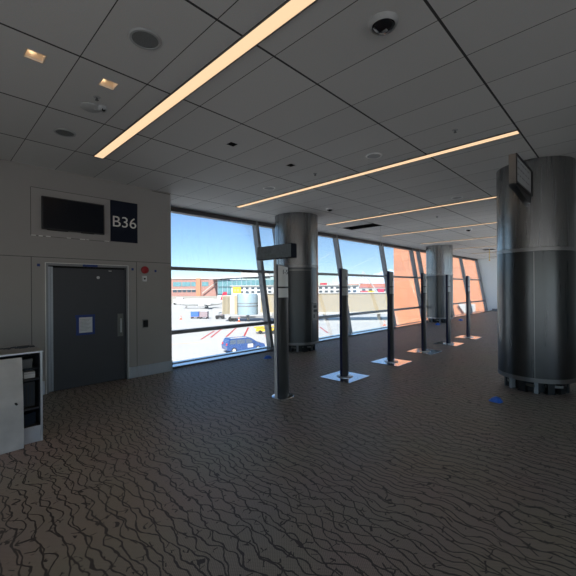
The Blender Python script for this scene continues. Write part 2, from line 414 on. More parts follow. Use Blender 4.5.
# unseen hall side behind the camera, openings added to bring in daylight
XS, XJ, YJ, XK, YK = 4.0, 11.0, 1.3, 20.0, 3.0                            # open behind the camera, solid, then stepped in to light the far end
mb = MB().box((XA, YA - .25, 0), (XS, YA, .1)).box((XA, YA - .25, 2.4), (XS, YA, H + .7)).box((XS, YA - .25, 0), (XJ, YA, H + .7))
x = XA
mp_ = MB()
while x < XS: mp_.box((x, YA - .2, .1), (x + .1, YA, 2.4)); x += 3.0
mb.box((XJ, YA - .25, 0), (XJ + .25, YJ, H + .7)).box((XJ, YJ - .25, 0), (XK, YJ, .1)).box((XJ, YJ - .25, H - .1), (XK, YJ, H + .7)).box((XK, YJ, 0), (XK + .2, YK, .1)).box((XK, YJ, H - .1), (XK + .2, YK, H + .7)).box((XK, YK - .25, 0), (XB, YK, .1)).box((XK, YK - .25, H - .1), (XB, YK, H + .7))
x = XJ
while x < XB:
    y_ = YJ if x < XK else YK
    mp_.box((x, y_ - .2, .1), (x + .1, y_, H - .1)); x += 3.45
wf = struct(mb.build('wall_front', 'wall_pale')); struct(mp_.build('trim_10', 'topframe', wf))

# ------------------------------------------------------------------ sloping window wall
GY0, GK = 7.45, .1736
def gy(z): return GY0 + GK * z
bounds = [WX, 6.9, 7.72, 10.88, 14.28, 17.3, 18.12, 21.35, 24.6, 27.93]
ZL, ZU = .712, 2.2
ang = -math.atan(GK)                                   # lean outwards
def leanbox(mb, x0, x1, z0, z1, d0, d1):
    """box between heights z0..z1 that leans with the glass; d0..d1 measured across it"""
    v = []
    for z in (z0, z1):
        for x_, d in ((x0, d0), (x1, d0), (x1, d1), (x0, d1)): v.append((x_, gy(z) + d, z))
    return mb._add(v, [(3, 2, 1, 0), (4, 5, 6, 7), (0, 1, 5, 4), (1, 2, 6, 5), (2, 3, 7, 6), (3, 0, 4, 7)])
for i, (a, b) in enumerate(zip(bounds, bounds[1:])):
    w = thing('window_%d' % (i + 1), None, None, ((a + b) / 2, 7.45, 0), kind='structure')
    ox, oy = (a + b) / 2, 7.45
    def P(mb, name, m):
        o = mb.build(name, m, w); o.data.transform(Matrix.Translation((-ox, -oy, 0))); return o
    P(leanbox(MB(), b - .055, b + .055, .03, H - .01, -.13, .05), 'mullion', 'mullion')
    if i == 0: P(leanbox(MB(), a - .02, a + .05, .03, H - .01, -.13, .05), 'mullion', 'mullion')
    P(leanbox(MB(), a + .05, b - .055, H - .12, H - .005, -.14, .06), 'head_rail', 'topframe')
    P(leanbox(MB(), a + .05, b - .055, .013, .028, -.02, .05), 'bottom_rail', 'mullion')
    for z in (ZL, ZU): P(leanbox(MB(), a + .05, b - .055, z - .04, z + .04, -.09, .05), 'transom', 'mullion')
    for z0, z1, gm in ((.028, ZL - .04, 'glass'), (ZL + .04, ZU - .04, 'glass'), (ZU + .04, H - .12, 'glass_up')):
        P(leanbox(MB(), a + .05, b - .055, z0, z1, -.004, .004), 'pane', gm)
# sill ledge, interrupted where the two columns stand in it
COLS = {'gate': (7.28, 6.72), 'far': (17.6, 6.73), 'near': (7.2, 1.165)}
segs = [(WX + .02, 7.28 - .6), (7.28 + .6, 17.6 - .6), (17.6 + .6, XB)]
mb = MB(); mc = MB()
for a, b in segs:
    mb.box((a, 7.10, 0), (b, 7.46, .015)); mc.box((a, 7.045, 0), (b, 7.10, .03))
struct(mb.build('trim_4', 'ledge')); struct(MB().box((-2, 7.53, -.4), (XB, 7.74, .0)).build('trim_9', 'ledge')); struct(mc.build('trim_5', 'topframe'))

# ------------------------------------------------------------------ columns
def column(key, R, label, seams, loc):
    x, y = loc
    t = thing('column', label, 'column', (x, y, 0), kind='thing')
    fa = math.atan2(-y, -x)                             # angle that faces the hall's entrance end
    MB().lathe([(R - .02, 2.32), (R, 2.32), (R, H - .002), (R - .02, H - .002)], 96).build('upper_cladding', 'steel', t, smooth=True)
    MB().lathe([(R - .03, 2.255), (R + .006, 2.26), (R + .006, 2.315), (R - .03, 2.32)], 96).build('trim_ring', 'ring', t, smooth=True)
    MB().lathe([(R - .03, .26), (R, .26), (R, 2.256), (R - .03, 2.256)], 96).build('lower_cladding', 'steel_low', t, smooth=True)
    MB().lathe([(R - .05, .195), (R + .003, .195), (R + .006, .262), (R - .05, .262)], 96).build('bottom_ring', 'ring', t, smooth=True)
    MB().lathe([(0, 0), (R - .2, 0), (R - .2, .3), (0, .3)], 48).build('core', 'black', t, smooth=True)
    for k in range(14):
        a = fa + (k + .02) * 2 * PI / 14; m4 = Matrix.Rotation(a, 4, 'Z')
        w = .05 if k % 4 else .028
        MB().box((R - .17, -w, 0), (R - .10, w, .20), m4).build('foot', 'black' if k % 4 else 'feet', t); MB().box((R - .2, -w - .02, 0), (R - .11, w + .02, .012), m4).build('foot_plate', 'black', t)
    for k in range(14):
        a = fa + (k - .2) * 2 * PI / 14; m4 = Matrix.Rotation(a, 4, 'Z')
        if k % 2: MB().box((R - .16, -.015, .1), (R - .13, .22, .14), m4).build('bracket', 'plate', t)
    for s, z0, z1 in seams:
        m4 = Matrix.Rotation(fa + s, 4, 'Z')
        MB().box((R - .005, -.004, z0), (R + .003, .004, z1), m4).build('seam_strip', 'ring' if z1 < 2.4 else 'seam', t)
    return t, fa
c1, fa1 = column('gate', .6, 'steel-clad round column nearest the gate door, with a notice taped on it', [(-.95, 2.32, H), (.5, 2.32, H)], COLS['gate'])
# camera-right is the direction of growing angle seen from above
def arc(mb, r0, r1, a0, a1, z0, z1, seg=14):
    v = []
    for i in range(seg + 1):
        a = a0 + (a1 - a0) * i / seg
        for r in (r0, r1):
            for z in (z0, z1): v.append((r * math.cos(a), r * math.sin(a), z))
    f = []
    for i in range(seg):
        j = 4 * i; k = j + 4
        f += [(j + 2, k + 2, k + 3, j + 3), (j, j + 1, k + 1, k), (j + 1, j + 3, k + 3, k + 1), (j, k, k + 2, j + 2)]
    f += [(0, 2, 3, 1), (4 * seg, 4 * seg + 1, 4 * seg + 3, 4 * seg + 2)]
    return mb._add(v, f)
rad = math.radians
arc(MB(), .59, .604, fa1 + rad(-18), fa1 + rad(38), .30, 2.17).build('access_panel', 'steel_dark', c1, smooth=True)
mb = MB(); arc(mb, .59, .609, fa1 + rad(-20), fa1 + rad(40), 2.17, 2.20); arc(mb, .59, .609, fa1 + rad(38), fa1 + rad(40), .30, 2.17, 3)
mb.build('panel_frame', 'plate', c1, smooth=True)
mb = MB(); arc(mb, .6005, .603, fa1 + rad(43), fa1 + rad(70), .83, 1.30)
o = mb.build('posted_notice', 'notice', None, (*COLS['gate'], 0), smooth=True)
tag(o, 'grey printed notice taped to the gate column', 'notice')
mb = MB()
for k, (z0, z1, a0, a1) in enumerate(((1.17, 1.24, 47, 62), (1.06, 1.13, 47, 66), (.9, 1.0, 47, 52))): arc(mb, .603, .6035, fa1 + rad(a0), fa1 + rad(a1), z0, z1, 5)
mb.build('print', 'mark', o)
column('far', .6, 'steel-clad round column far down the hall by the orange wall outside', [(.35, .26, 2.25), (-.9, .26, 2.25)], COLS['far'])
c3, fa3 = column('near', .55, 'large steel-clad column in the foreground carrying the wall sign', [(-.02, .26, 2.25)], COLS['near'])

# sign that projects from the near column
sx, sy = 5.56, 1.10
t = thing('blade_sign', 'boxy projecting sign with a pale face high on the foreground column', 'sign', (sx, sy, 3.07))
L_ = 1.095
MB().box((0, 0, .03), (L_, .085, .43), bev=.004).build('sign_box', 'signbox', t)
MB().box((.0, -.012, .03), (L_, 0, .06)).box((0, -.012, .40), (L_, 0, .43)).box((L_ - .12, -.012, .06), (L_, 0, .40)).box((0, -.012, .06), (.02, 0, .40)).build('sign_rim', 'black', t)
f = MB().box((.02, -.004, .06), (L_ - .12, 0, .40)).build('sign_face', 'notice', t)
mb = MB()
random.seed(3)
for r_ in range(3):
    x_ = .08
    while x_ < L_ - .3:
        w_ = random.uniform(.05, .14); mb.box((x_, -.0055, .16 + r_ * .09), (x_ + w_, -.004, .175 + r_ * .09)); x_ += w_ + random.uniform(.02, .08)
mb.build('print', 'boxgrey', f)
MB().prism([(0, .03), (L_ - .005, .03), (L_ - .005, -.07), (L_ - .2, -.07)], .02, .10, 'Y').build('bracket', 'steel_low', t)

# ------------------------------------------------------------------ boarding posts
def lens_poly(w, back, bulge, n=10):
    p = [(-w / 2, back), (-w / 2, -.02)]
    for i in range(1, n): 
        u = -1 + 2 * i / n; p.append((u * w / 2, -.02 - bulge * (1 - u * u)))
    p += [(w / 2, -.02), (w / 2, back)]
    return p
def front_patch(mb, w, u0, u1, z0, z1, bulge, out=.002, n=8, slope=0.0):
    v = []
    for i in range(n + 1):
        u = u0 + (u1 - u0) * i / n; y = -.02 - bulge * (1 - u * u)
        for y_ in (y - out, y + .004):
            v += [(u * w / 2, y_, z0), (u * w / 2, y_, z1 - slope * (u + 1) / 2)]
    f = []
    for i in range(n):
        j = 4 * i; k = j + 4
        f += [(j, k, k + 1, j + 1), (j + 2, j + 3, k + 3, k + 2), (j + 1, k + 1, k + 3, j + 3), (j, j + 2, k + 2, k)]
    f += [(0, 1, 3, 2), (4 * n, 4 * n + 2, 4 * n + 3, 4 * n + 1)]
    return mb._add(v, f)
PW, PB, PU = .235, .03, .028
def post_body(t, marks=True):
    lab = 'label_dim' if marks else 'label'
    top = 2.075
    mb = MB(); poly = lens_poly(PW, PB, PU); n = len(poly)
    v = [(p[0], p[1], .012) for p in poly] + [(p[0], p[1], top - .035 * (p[0] / PW + .5)) for p in poly]
    mb._add(v, [tuple(range(n - 1, -1, -1)), tuple(range(n, 2 * n))] + [(i, (i + 1) % n, n + (i + 1) % n, n + i) for i in range(n)])
    mb.build('blade', 'post', t)
    MB().box((-PW / 2 - .006, -.022, .012), (-PW / 2 + .001, PB + .002, top)).build('edge_strip', 'navy', t)
    up_ = front_patch(MB(), PW, -.92, .94, 1.73, top - .012, PU, slope=.033).build('label_panel', lab, t, smooth=True)
    if marks:
        mb = MB(); mb.box((-.01, -.0525, 1.86), (.012, -.05, 1.92)).box((-.01, -.0525, 1.86), (.035, -.05, 1.872)).build('print', 'mark', up_)
    lo = front_patch(MB(), PW, -.92, .94, 1.545, 1.705, PU).build('label_panel', lab, t, smooth=True)
    front_patch(MB(), PW, -.94, .96, 1.535, 1.56, PU, out=.006).build('print', 'post', lo, smooth=True)
PY = 3.94
p0 = thing('boarding_post', 'boarding post beside the silver pole with a sign panel on top', 'boarding post', (3.925, PY, 0), group='boarding position posts')
post_body(p0, marks=False)
lp = [c for c in p0.children if c.name.startswith('label_panel')][0]
text('numerals', '1-5', .10, 'black', lp, Matrix.Translation((.02, -.0520, 1.925)) @ RX90, extrude=.001)
MB().lathe([(0, 0), (.175, 0), (.175, .008), (.165, .013), (0, .013)], 40).build('base_plate', 'mirror', p0, smooth=True)
mb = MB().box((-.158, -.008, .012), (-.124, .026, 2.155), bev=.004); mb.build('pole', 'silver', p0)
fl = MB().box((-.20, -.40, 2.155), (-.085, .36, 2.362), bev=.004).build('sign_panel', 'sign', p0)
ff = MB().box((-.204, -.392, 2.163), (-.20, .352, 2.354)).build('sign_face', 'flagface', fl)
PW = .205
# the other five, on square polished plates
src = None
names = ['first post on a square steel plate, next beyond the post with the sign',
         'second post on a square steel plate, in front of the orange wall edge',
         'third post on a square steel plate, midway along the row',
         'fourth post on a square steel plate, in front of the far column',
         'last post on a square steel plate, farthest down the row']
px = [5.6, 7.43, 9.23, 10.97, 12.78]
for x_, nm in zip(px, names):
    if src is None:
        src = thing('boarding_post', 'black boarding ' + nm, 'boarding post', (x_, PY, 0), group='boarding position posts')
        post_body(src)
        MB().box((-.355, -.335, 0), (.355, .335, .012), bev=.003).build('base_plate', 'mirror', src)
        MB().lathe([(0, .012), (.155, .012), (.155, .02), (.14, .026), (0, .026)], 36).build('flange', 'trim', src, smooth=True)
    else: dup(src, (x_, PY, 0), 'black boarding ' + nm)

# ------------------------------------------------------------------ gate door
d = thing('door_1', None, None, ((DX0 + DX1) / 2, YW, 0), kind='structure'); dx = (DX0 + DX1) / 2
def D(mb, name, m, par=None, **k):
    o = mb.build(name, m, par or d, **k); o.data.transform(Matrix.Translation((-dx, -YW, 0))); return o
D(MB().box((DX0, -.012 + YW, 0), (DX0 + .035, YW + .12, DZ)).box((DX1 - .035, YW - .012, 0), (DX1, YW + .12, DZ)).box((DX0 + .035, YW - .012, DZ - .04), (DX1 - .035, YW + .12, DZ)), 'door_frame', 'frame')
D(MB().box((DX0 - .006, YW - .016, 0), (DX0 + .004, YW, DZ + .006)).box((DX1 - .004, YW - .016, 0), (DX1 + .006, YW, DZ + .006)).box((DX0, YW - .016, DZ - .002), (DX1, YW, DZ + .007)), 'frame_edge', 'chrome')
leaf = D(MB().box((DX0 + .04, YW + .03, .012), (DX1 - .04, YW + .075, DZ - .075), bev=.002), 'door_leaf', 'door')
D(MB().box((DX0 + .04, YW + .05, DZ - .075), (DX1 - .04, YW + .075, DZ - .04)), 'dark_gap_strip', 'dark_recess')  # darkness of the head gap drawn as a black strip
h_ = D(MB().box((DX0 + .038, YW + .004, .02), (DX0 + .068, YW + .03, DZ - .06)).box((DX0 + .075, YW + .014, .02), (DX0 + .108, YW + .03, DZ - .06)), 'continuous_hinge', 'hinge')
pl_ = D(MB().box((2.53, YW + .022, .825), (2.632, YW + .031, 1.25), bev=.003), 'handle_plate', 'plate', leaf)
D(MB().box((2.575, YW + .0, .90), (2.60, YW + .015, 1.16), bev=.004).box((2.575, YW + .0, .90), (2.60, YW + .03, .92)).box((2.575, YW + .0, 1.14), (2.60, YW + .03, 1.16)), 'pull_handle', 'trim', leaf)
D(MB().tube((2.20, YW + .02, 1.925), (2.20, YW + .031, 1.925), .026, 20), 'door_sticker', 'white', leaf)  # round white sticker on the door leaf
D(MB().box((2.38, YW + .024, 2.045), (2.43, YW + .031, 2.055)), 'latch_mark', 'chrome', leaf)
# things stuck on the door and wall
n_ = thing('posted_paper', 'white printed sheet framed with blue tape on the grey door', 'notice', (1.99, YW + .03, 1.09))
MB().box((-.115, -.003, -.15), (.115, -.001, .15)).build('sheet', 'paper', n_)
MB().box((-.165, -.006, .13), (.155, -.003, .175)).build('tape', 'tape', n_); MB().box((-.155, -.006, -.18), (.15, -.003, -.14)).build('tape', 'tape', n_)
MB().box((-.15, -.007, -.17), (-.105, -.004, .165)).build('tape', 'tape', n_); MB().box((.108, -.007, -.17), (.15, -.004, .16)).build('tape', 'tape', n_)
mb = MB()
for k in range(9): mb.box((-.085, -.0036, .09 - k * .024), (.085 - (k % 3) * .03, -.003, .094 - k * .024))
mb.build('print', 'boxgrey', n_)
tag(MB().box((-.12, -.014, -.022), (.12, -.011, .022)).build('tape_strip', 'tape', None, (2.06, YW, 2.135)), 'strip of blue tape stuck on the door frame head', 'tape')
for k, (x_, z_, lb) in enumerate(((1.297, 2.114, 'blue tape dot on the wall beside the hinge side of the door'), (2.805, 2.095, 'blue tape dot on the wall between door and red strobe'), (3.264, 2.075, 'blue tape dot on the wall past the red strobe'))):
    tag(MB().box((-.02, -.003, -.022), (.02, 0, .022)).build('tape_dot', 'tape', None, (x_, YW, z_)), lb, 'tape', 'blue tape dots on the wall')
s_ = thing('alarm_strobe', 'red alarm strobe on the wall by the gate door', 'alarm', (3.045, YW, 2.09))
MB().lathe([(0, .05), (.04, .046), (.068, .03), (.075, 0)], 28, Matrix.Scale(1, 4) @ RX90).build('lens', 'red', s_, smooth=True)
MB().box((-.05, -.01, -.05), (.05, 0, .05)).build('back_box', 'mark', s_)
s_ = thing('call_point', 'small white wall box with a dark button under the red strobe', 'call point', (3.03, YW, 1.915))
MB().box((-.045, -.03, -.055), (.045, 0, .055), bev=.006).build('box', 'white', s_); MB().tube((0, -.03, 0), (0, -.034, 0), .018, 16).build('button', 'black', s_)
s_ = thing('card_reader', 'black card reader on the wall beside the gate door', 'card reader', (3.045, YW, 1.03))
MB().box((-.055, -.006, -.085), (.055, 0, .085)).build('back_plate', 'boxgrey', s_); MB().box((-.045, -.03, -.07), (.048, -.006, .065), bev=.005).build('reader', 'black', s_)

# flight display, its surround and the gate number
s_ = thing('flight_display', 'dark blank flight screen mounted above the gate door', 'screen', (1.81, YW, 2.97))
MB().box((-.475, -.06, -.27), (.475, -.02, .27), bev=.006).build('bezel', 'black', s_)
MB().box((-.455, -.063, -.25), (.455, -.06, .25)).build('screen', 'screen', s_)
MB().box((-.2, -.02, -.15), (.2, 0, .15)).build('wall_mount', 'black', s_)
MB().box((-.4, -.058, -.278), (-.1, -.03, -.268)).build('vent', 'dark_recess', s_); MB().box((.1, -.058, -.278), (.3, -.03, -.268)).build('vent', 'dark_recess', s_)
mb = MB()
x0, x1, z0, z1 = 1.2, 2.40, 2.592, 3.365
mb.box((x0, YW - .003, z0), (x1, YW, z1))
pnl = struct(mb.build('trim_6', 'recess'))
mb = MB(); mb.box((x0 - .006, YW - .0045, z0), (x0, YW, z1)).box((x0, YW - .0045, z1), (x1, YW, z1 + .007)).box((x0 - .006, YW - .0045, z0 - .006), (x1, YW, z0))
struct(mb.build('trim_7', 'seam', pnl))
mb = MB()
random.seed(11)
for k in (0, 1, 2, 5, 7, 8, 11):
    a = x0 + k * .1; mb.box((a, YW - .008, z0 - .003 - random.random() * .006), (a + random.uniform(.02, .1), YW - .002, z0 + .006))
struct(mb.build('trim_8', 'chrome', pnl))
s_ = thing('gate_sign', 'dark navy gate sign reading B36 beside the flight screen', 'sign', (2.652, YW, 2.985))
MB().box((-.247, -.022, -.383), (.247, 0, .383), bev=.003).build('sign_board', 'sign', s_)
text('lettering', 'B36', .285, 'white_letter', s_, Matrix.Translation((0, -.0245, -.105)) @ RX90, width=.43)

# ------------------------------------------------------------------ cabinet with its loose front
CX0, CX1, CY0, CY1, CZ = -.35, .935, 4.81, 5.45, 1.02
c = thing('podium_cabinet', 'grey gate counter cabinet standing open against the door wall', 'cabinet', (.3, CY0, 0))
def Cb(mb, name, m, par=None, **k):
    o = mb.build(name, m, par or c, **k); o.data.transform(Matrix.Translation((-.3, -CY0, 0))); return o
Cb(MB().box((CX0, CY0 - .01, CZ - .022), (CX1 + .005, CY1, CZ), bev=.003), 'top', 'cab_top')
Cb(MB().box((CX0, CY0 - .014, CZ - .02), (CX1 + .006, CY0 - .01, CZ - .003)), 'top_edge', 'cab_edge')
for x_ in (CX0, CX1 - .02): Cb(MB().box((x_, CY0, 0), (x_ + .02, CY1, CZ - .022)), 'side_panel', 'cab_body')
Cb(MB().box((CX1 - .021, CY0 - .006, .0), (CX1 - .001, CY0, CZ - .022)), 'edge_strip', 'cab_edge')
Cb(MB().box((CX0 + .03, CY1 - .02, 0), (CX1 - .02, CY1, CZ - .022)), 'back_panel', 'cab_in')
Cb(MB().box((CX0 + .03, CY0, .0), (CX1 - .022, CY0 + .02, .175)), 'kick_panel', 'cab_kick')
for z_ in (.16, .36, .69): Cb(MB().box((CX0 + .03, CY0 + .03, z_), (CX1 - .024, CY1 - .02, z_ + .018)), 'shelf', 'cab_in')
Cb(MB().box((CX1 - .024, CY0 + .02, .02), (CX1 - .0205, CY1 - .02, CZ - .03)), 'lining', 'cab_in')
pts = [(-.42, 0), (.42, 0), (.42, .97), (-.42, .985)]
lp_ = thing('loose_cabinet_panel', 'off-white cabinet front panel leaning loose against the open counter cabinet', 'panel', (.322, 4.70, 0))
mb = MB(); n = 8; v = []; f_ = []
for i in range(n + 1):
    z_ = .965 * i / n
    for j in range(n + 1):
        x_ = -.42 + .84 * j / n
        y_ = .083 * (i / n) - .018 * math.sin(PI * i / n) * (j / n) + .01 * (j / n) ** 2
        v.append((x_, y_, z_ + .006)); 
m_ = (n + 1) ** 2
v += [(a, b - .018, z_) for a, b, z_ in v]
for i in range(n):
    for j in range(n):
        q = i * (n + 1) + j; f_.append((q, q + 1, q + n + 2, q + n + 1)); f_.append((m_ + q, m_ + q + n + 1, m_ + q + n + 2, m_ + q + 1))
for k in range(n):
    a = k; f_.append((a, m_ + a, m_ + a + 1, a + 1)); a = n * (n + 1) + k; f_.append((a, a + 1, m_ + a + 1, m_ + a))
    a = k * (n + 1); f_.append((a, a + n + 1, m_ + a + n + 1, m_ + a)); a = k * (n + 1) + n; f_.append((a, m_ + a, m_ + a + n + 1, a + n + 1))
mb._add(v, f_); mb.build('panel', 'cab_panel', lp_, smooth=True)
MB().tube((.355, -.03, .495), (.355, .02, .495), .011, 14).build('lock', 'black', lp_)
t = thing('storage_box', 'flat grey box on the cabinet upper shelf', 'box', (.73, 5.05, .815)); MB().box((-.14, -.12, .0), (.13, .12, .10), bev=.004).build('body', 'boxgrey', t); MB().box((-.145, -.125, .075), (.135, .125, .104)).build('lid', 'boxgrey', t)
Cb(MB().box((CX0 + .03, CY0 + .1, .795), (CX1 - .024, CY1 - .02, .813)), 'shelf', 'cab_in')
t = thing('white_carton', 'small white carton under the grey box in the cabinet', 'carton', (.83, 4.95, .708)); MB().box((-.055, -.06, 0), (.05, .06, .07), bev=.003).build('body', 'white', t); MB().box((-.055, -.061, .05), (.05, -.06, .054)).build('flap_line', 'boxgrey', t)
t = thing('grey_binder', 'grey binder beside the white carton in the cabinet', 'binder', (.68, 4.96, .708)); MB().box((-.08, -.07, 0), (.085, .1, .06), bev=.004).build('cover', 'boxgrey', t); MB().box((-.075, -.072, .008), (.08, -.07, .05)).build('pages', 'tan', t)
t = thing('computer_unit', 'black computer unit standing on the middle shelf of the cabinet', 'computer', (.785, 5.02, .379))
MB().box((-.12, -.1, 0), (.10, .25, .28), bev=.005).build('case', 'cab_in', t); MB().box((-.1, -.103, .02), (-.03, -.1, .26)).build('bay', 'black', t)
for k in range(3): MB().box((-.01 + k * .035, -.104, .03), (.01 + k * .035, -.1, .25)).build('vent', 'cable', t)
random.seed(5)
mb = MB()
for k in range(7):
    x_ = .60 + k * .035; p = [Vector((x_ + random.uniform(-.03, .03), 5.08 + random.uniform(0, .2), .19 + .02 * random.random() + .15 * (j == 5))) for j in range(6)]; mb.path(p, .007, 6)
tag(mb.build('cable_tangle', 'cable', None), 'tangle of dark cables on the cabinet bottom shelf', 'cables', kind='stuff')
for k, (x_, y_, rz, mm, lb) in enumerate(((.80, 4.94, .5, 'cable', 'dark blue folder leaning on the cabinet bottom shelf'), (.645, 4.92, -.2, 'tan', 'tan paper packet lying at the cabinet bottom'))):
    o = MB().box((-.07, -.06, 0), (.07, .06, .03 + .1 * (k == 0)), bev=.004).build('folder' if k == 0 else 'paper_packet', mm, None, (x_, y_, .179)); o.rotation_euler = (0, 0, rz); tag(o, lb, 'folder' if k == 0 else 'packet')
# scraps left on the cabinet top
mb = MB()
for k in range(9):
    x_ = .60 + .035 * k; mb.box((x_, 5.18 + random.uniform(-.06, .06), CZ), (x_ + random.uniform(.02, .06), 5.26 + random.uniform(-.05, .05), CZ + .012))
tag(mb.build('dark_scraps', 'mark'), 'dark scraps lying on top of the counter cabinet', 'scraps', kind='stuff')

# ------------------------------------------------------------------ ceiling fittings
ordn = ['first glowing strip light in the ceiling, running over the cabinet end', 'second glowing ceiling strip light, over the post with the sign', 'third glowing ceiling strip light, just beyond the gate column',
        'fourth glowing ceiling strip light, beyond the missing ceiling tile', 'fifth glowing ceiling strip light, short of the far column', 'sixth glowing ceiling strip light, beyond the far column',
        'seventh glowing ceiling strip light, second from the end wall', 'last glowing ceiling strip light, nearest the end wall']
src = None
for k, nm in enumerate(ordn):
    x_ = TX0 + TX * 1.5 + 6 * TX * k + .015; y0, y1 = (-.15, 5.745) if k == 0 else (1.03, 6.9)
    if k < 2:
        src = thing('strip_light', nm, 'ceiling light', (x_, (y0 + y1) / 2, H), group='ceiling strip lights'); l = (y1 - y0) / 2
        MB().box((-.062, -l, -.010), (.062, l, 0)).build('diffuser', 'lamp', src)
        MB().box((-.072, -l - .01, -.014), (-.062, l + .01, 0)).box((.062, -l - .01, -.014), (.072, l + .01, 0)).box((-.062, -l - .01, -.014), (.062, -l, 0)).box((-.062, l, -.014), (.062, l + .01, 0)).build('housing', 'housing', src)
    else: dup(src, (x_, (y0 + y1) / 2, H), nm)
spk = [(1.245, 2.78, 0, 'dark round ceiling speaker nearest the camera, by the first strip light'), (1.26, 5.16, 0, 'dark round ceiling speaker near the door wall'),
       (4.775, 2.79, 1, 'pale round ceiling speaker beside the second strip light'), (4.81, 5.17, 1, 'pale round ceiling speaker over the gate column side of the second strip'),
       (8.335, 2.785, 1, 'round ceiling speaker between third and fourth strips, toward the hall centre'), (8.6, 4.75, 1, 'round ceiling speaker by the near side of the third strip light')]
for x_, y_, pale, nm in spk:
    t = thing('ceiling_speaker', nm, 'speaker', (x_, y_, H), group='ceiling speakers')
    MB().lathe([(.10, .004), (.10, -.012), (.118, -.012), (.128, .004)], 40).build('rim', 'rim_pale' if pale else 'rim', t, smooth=True)
    MB().lathe([(0, -.009), (.10, -.007), (.10, .004), (0, .004)], 40).build('grille', 'rim' if pale else 'grille', t, smooth=True)
dnm = ['lit square recessed downlight nearest the corner, left of the other lit one', 'lit square recessed downlight above the small ceiling camera', 'unlit dark square ceiling opening nearer the first strip light', 'unlit dark square ceiling opening nearer the second strip light']
for (x_, y_), nm, k in zip(dl, dnm, range(4)):
    t = thing('downlight', nm, 'downlight', (x_, y_, H), group='lit downlights' if k < 2 else 'dark downlights'); s = ds; m_ = 'can' if k < 2 else 'dark_recess'
    MB().box((-s - .01, -s - .01, .013), (-s, s + .01, .12)).box((s, -s - .01, .013), (s + .01, s + .01, .12)).box((-s, -s - .01, .013), (s, -s, .12)).box((-s, s, .013), (s, s + .01, .12)).box((-s - .01, -s - .01, .12), (s + .01, s + .01, .125)).build('reflector', m_, t); MB().box((-s, -s, .112), (s, s, .119)).build('dark_top_sheet', 'dark_recess', t)  # dark centre put in as a black sheet; unlit cans painted black
    if k < 2:
        MB().disc(.024, .095, .111, 20).build('led', 'bulb', t)
        MB().box((-s - .008, -s - .008, -.004), (-s, s + .008, 0)).box((s, -s - .008, -.004), (s + .008, s + .008, 0)).box((-s, -s - .008, -.004), (s, -s, 0)).box((-s, s, -.004), (s, s + .008, 0)).build('trim', 'can', t)
def dome_cam(x_, y_, r, nm, body='rim_pale', ball='dome'):
    t = thing('dome_camera', nm, 'security camera', (x_, y_, H), group='ceiling cameras')
    MB().lathe([(r * .80, -.03), (r * .86, -.04), (r * .98, -.028), (r * 1.05, .005)], 40).build('ring', body, t, smooth=True)
    MB().lathe([(0, -r * .72), (r * .3, -r * .68), (r * .6, -r * .52), (r * .78, -r * .3), (r * .84, -.02)], 36).build('dome', ball, t, smooth=True)
    MB().box((-r * .12, -r * .3, -r * .76), (r * .12, r * .1, -r * .5), bev=.004).build('lens', 'grille', t)
dome_cam(2.43, 1.33, .105, 'dark dome camera in a grey ring at the top of the view', body='rim')
dome_cam(7.14, 5.44, .10, 'black dome camera in the ceiling beside the gate column')
dome_cam(13.15, 4.02, .11, 'black dome camera on the ceiling past the fourth strip light')
t = thing('eyeball_camera', 'small ceiling camera with a side eyeball near the cabinet end', 'security camera', (1.286, 4.24, H))
MB().lathe([(0, -.03), (.07, -.03), (.105, -.012), (.11, .005)], 36).build('plate', 'rim', t, smooth=True)
MB().lathe([(0, -.05), (.035, -.045), (.045, -.02), (.045, 0)], 20, Matrix.Translation((.09, -.09, 0))).build('eyeball', 'rim', t, smooth=True)
MB().tube((.03, -.03, -.02), (.09, -.09, -.025), .02, 12).build('arm', 'rim', t)
MB().tube((.09, -.115, -.04), (.09, -.125, -.043), .018, 14).build('lens', 'dome', t)
for x_, y_, nm in ((1.264, 3.98, 'ceiling sprinkler plate beside the lit downlight'), (4.787, 3.96, 'tiny ceiling sprinkler between two pale speakers'), (4.74, 1.60, 'ceiling sprinkler near the end of the second strip light'), (10.14, 3.93, 'ceiling sprinkler beyond the third strip light'), (15.78, 4.36, 'ceiling sprinkler far down the hall')):
    t = thing('sprinkler', nm, 'sprinkler', (x_, y_, H), group='ceiling sprinklers')
    MB().lathe([(0, -.006), (.03, -.006), (.04, .005)], 24).build('escutcheon', 'rim', t); MB().tube((0, 0, -.006), (0, 0, -.03), .008, 8).disc(.018, -.034, -.03, 14).build('head', 'grille', t)
t = thing('hanging_cable', 'thin pale cable hanging from the missing ceiling tile', 'cable', (10.28, 5.80, 0))
MB().path([(0, 0, 4.2), (.01, .0, 3.6), (-.0, .01, 3.3), (.01, 0, 3.12)], .004, 6).build('wire', 'tan', t)
MB().tube((.01, 0, 3.08), (.01, 0, 3.13), .008, 8).build('connector', 'white', t)
t = thing('hanging_strap', 'yellow strap hanging from a small ceiling opening far down the hall', 'strap', (21.2, 5.45, 0))
MB().box((-.035, -.006, 3.15), (.035, .006, 4.1)).build('strap', 'yellow', t); MB().tube((0, -.03, 3.13), (0, .03, 3.13), .03, 10).build('buckle', 'amber', t)

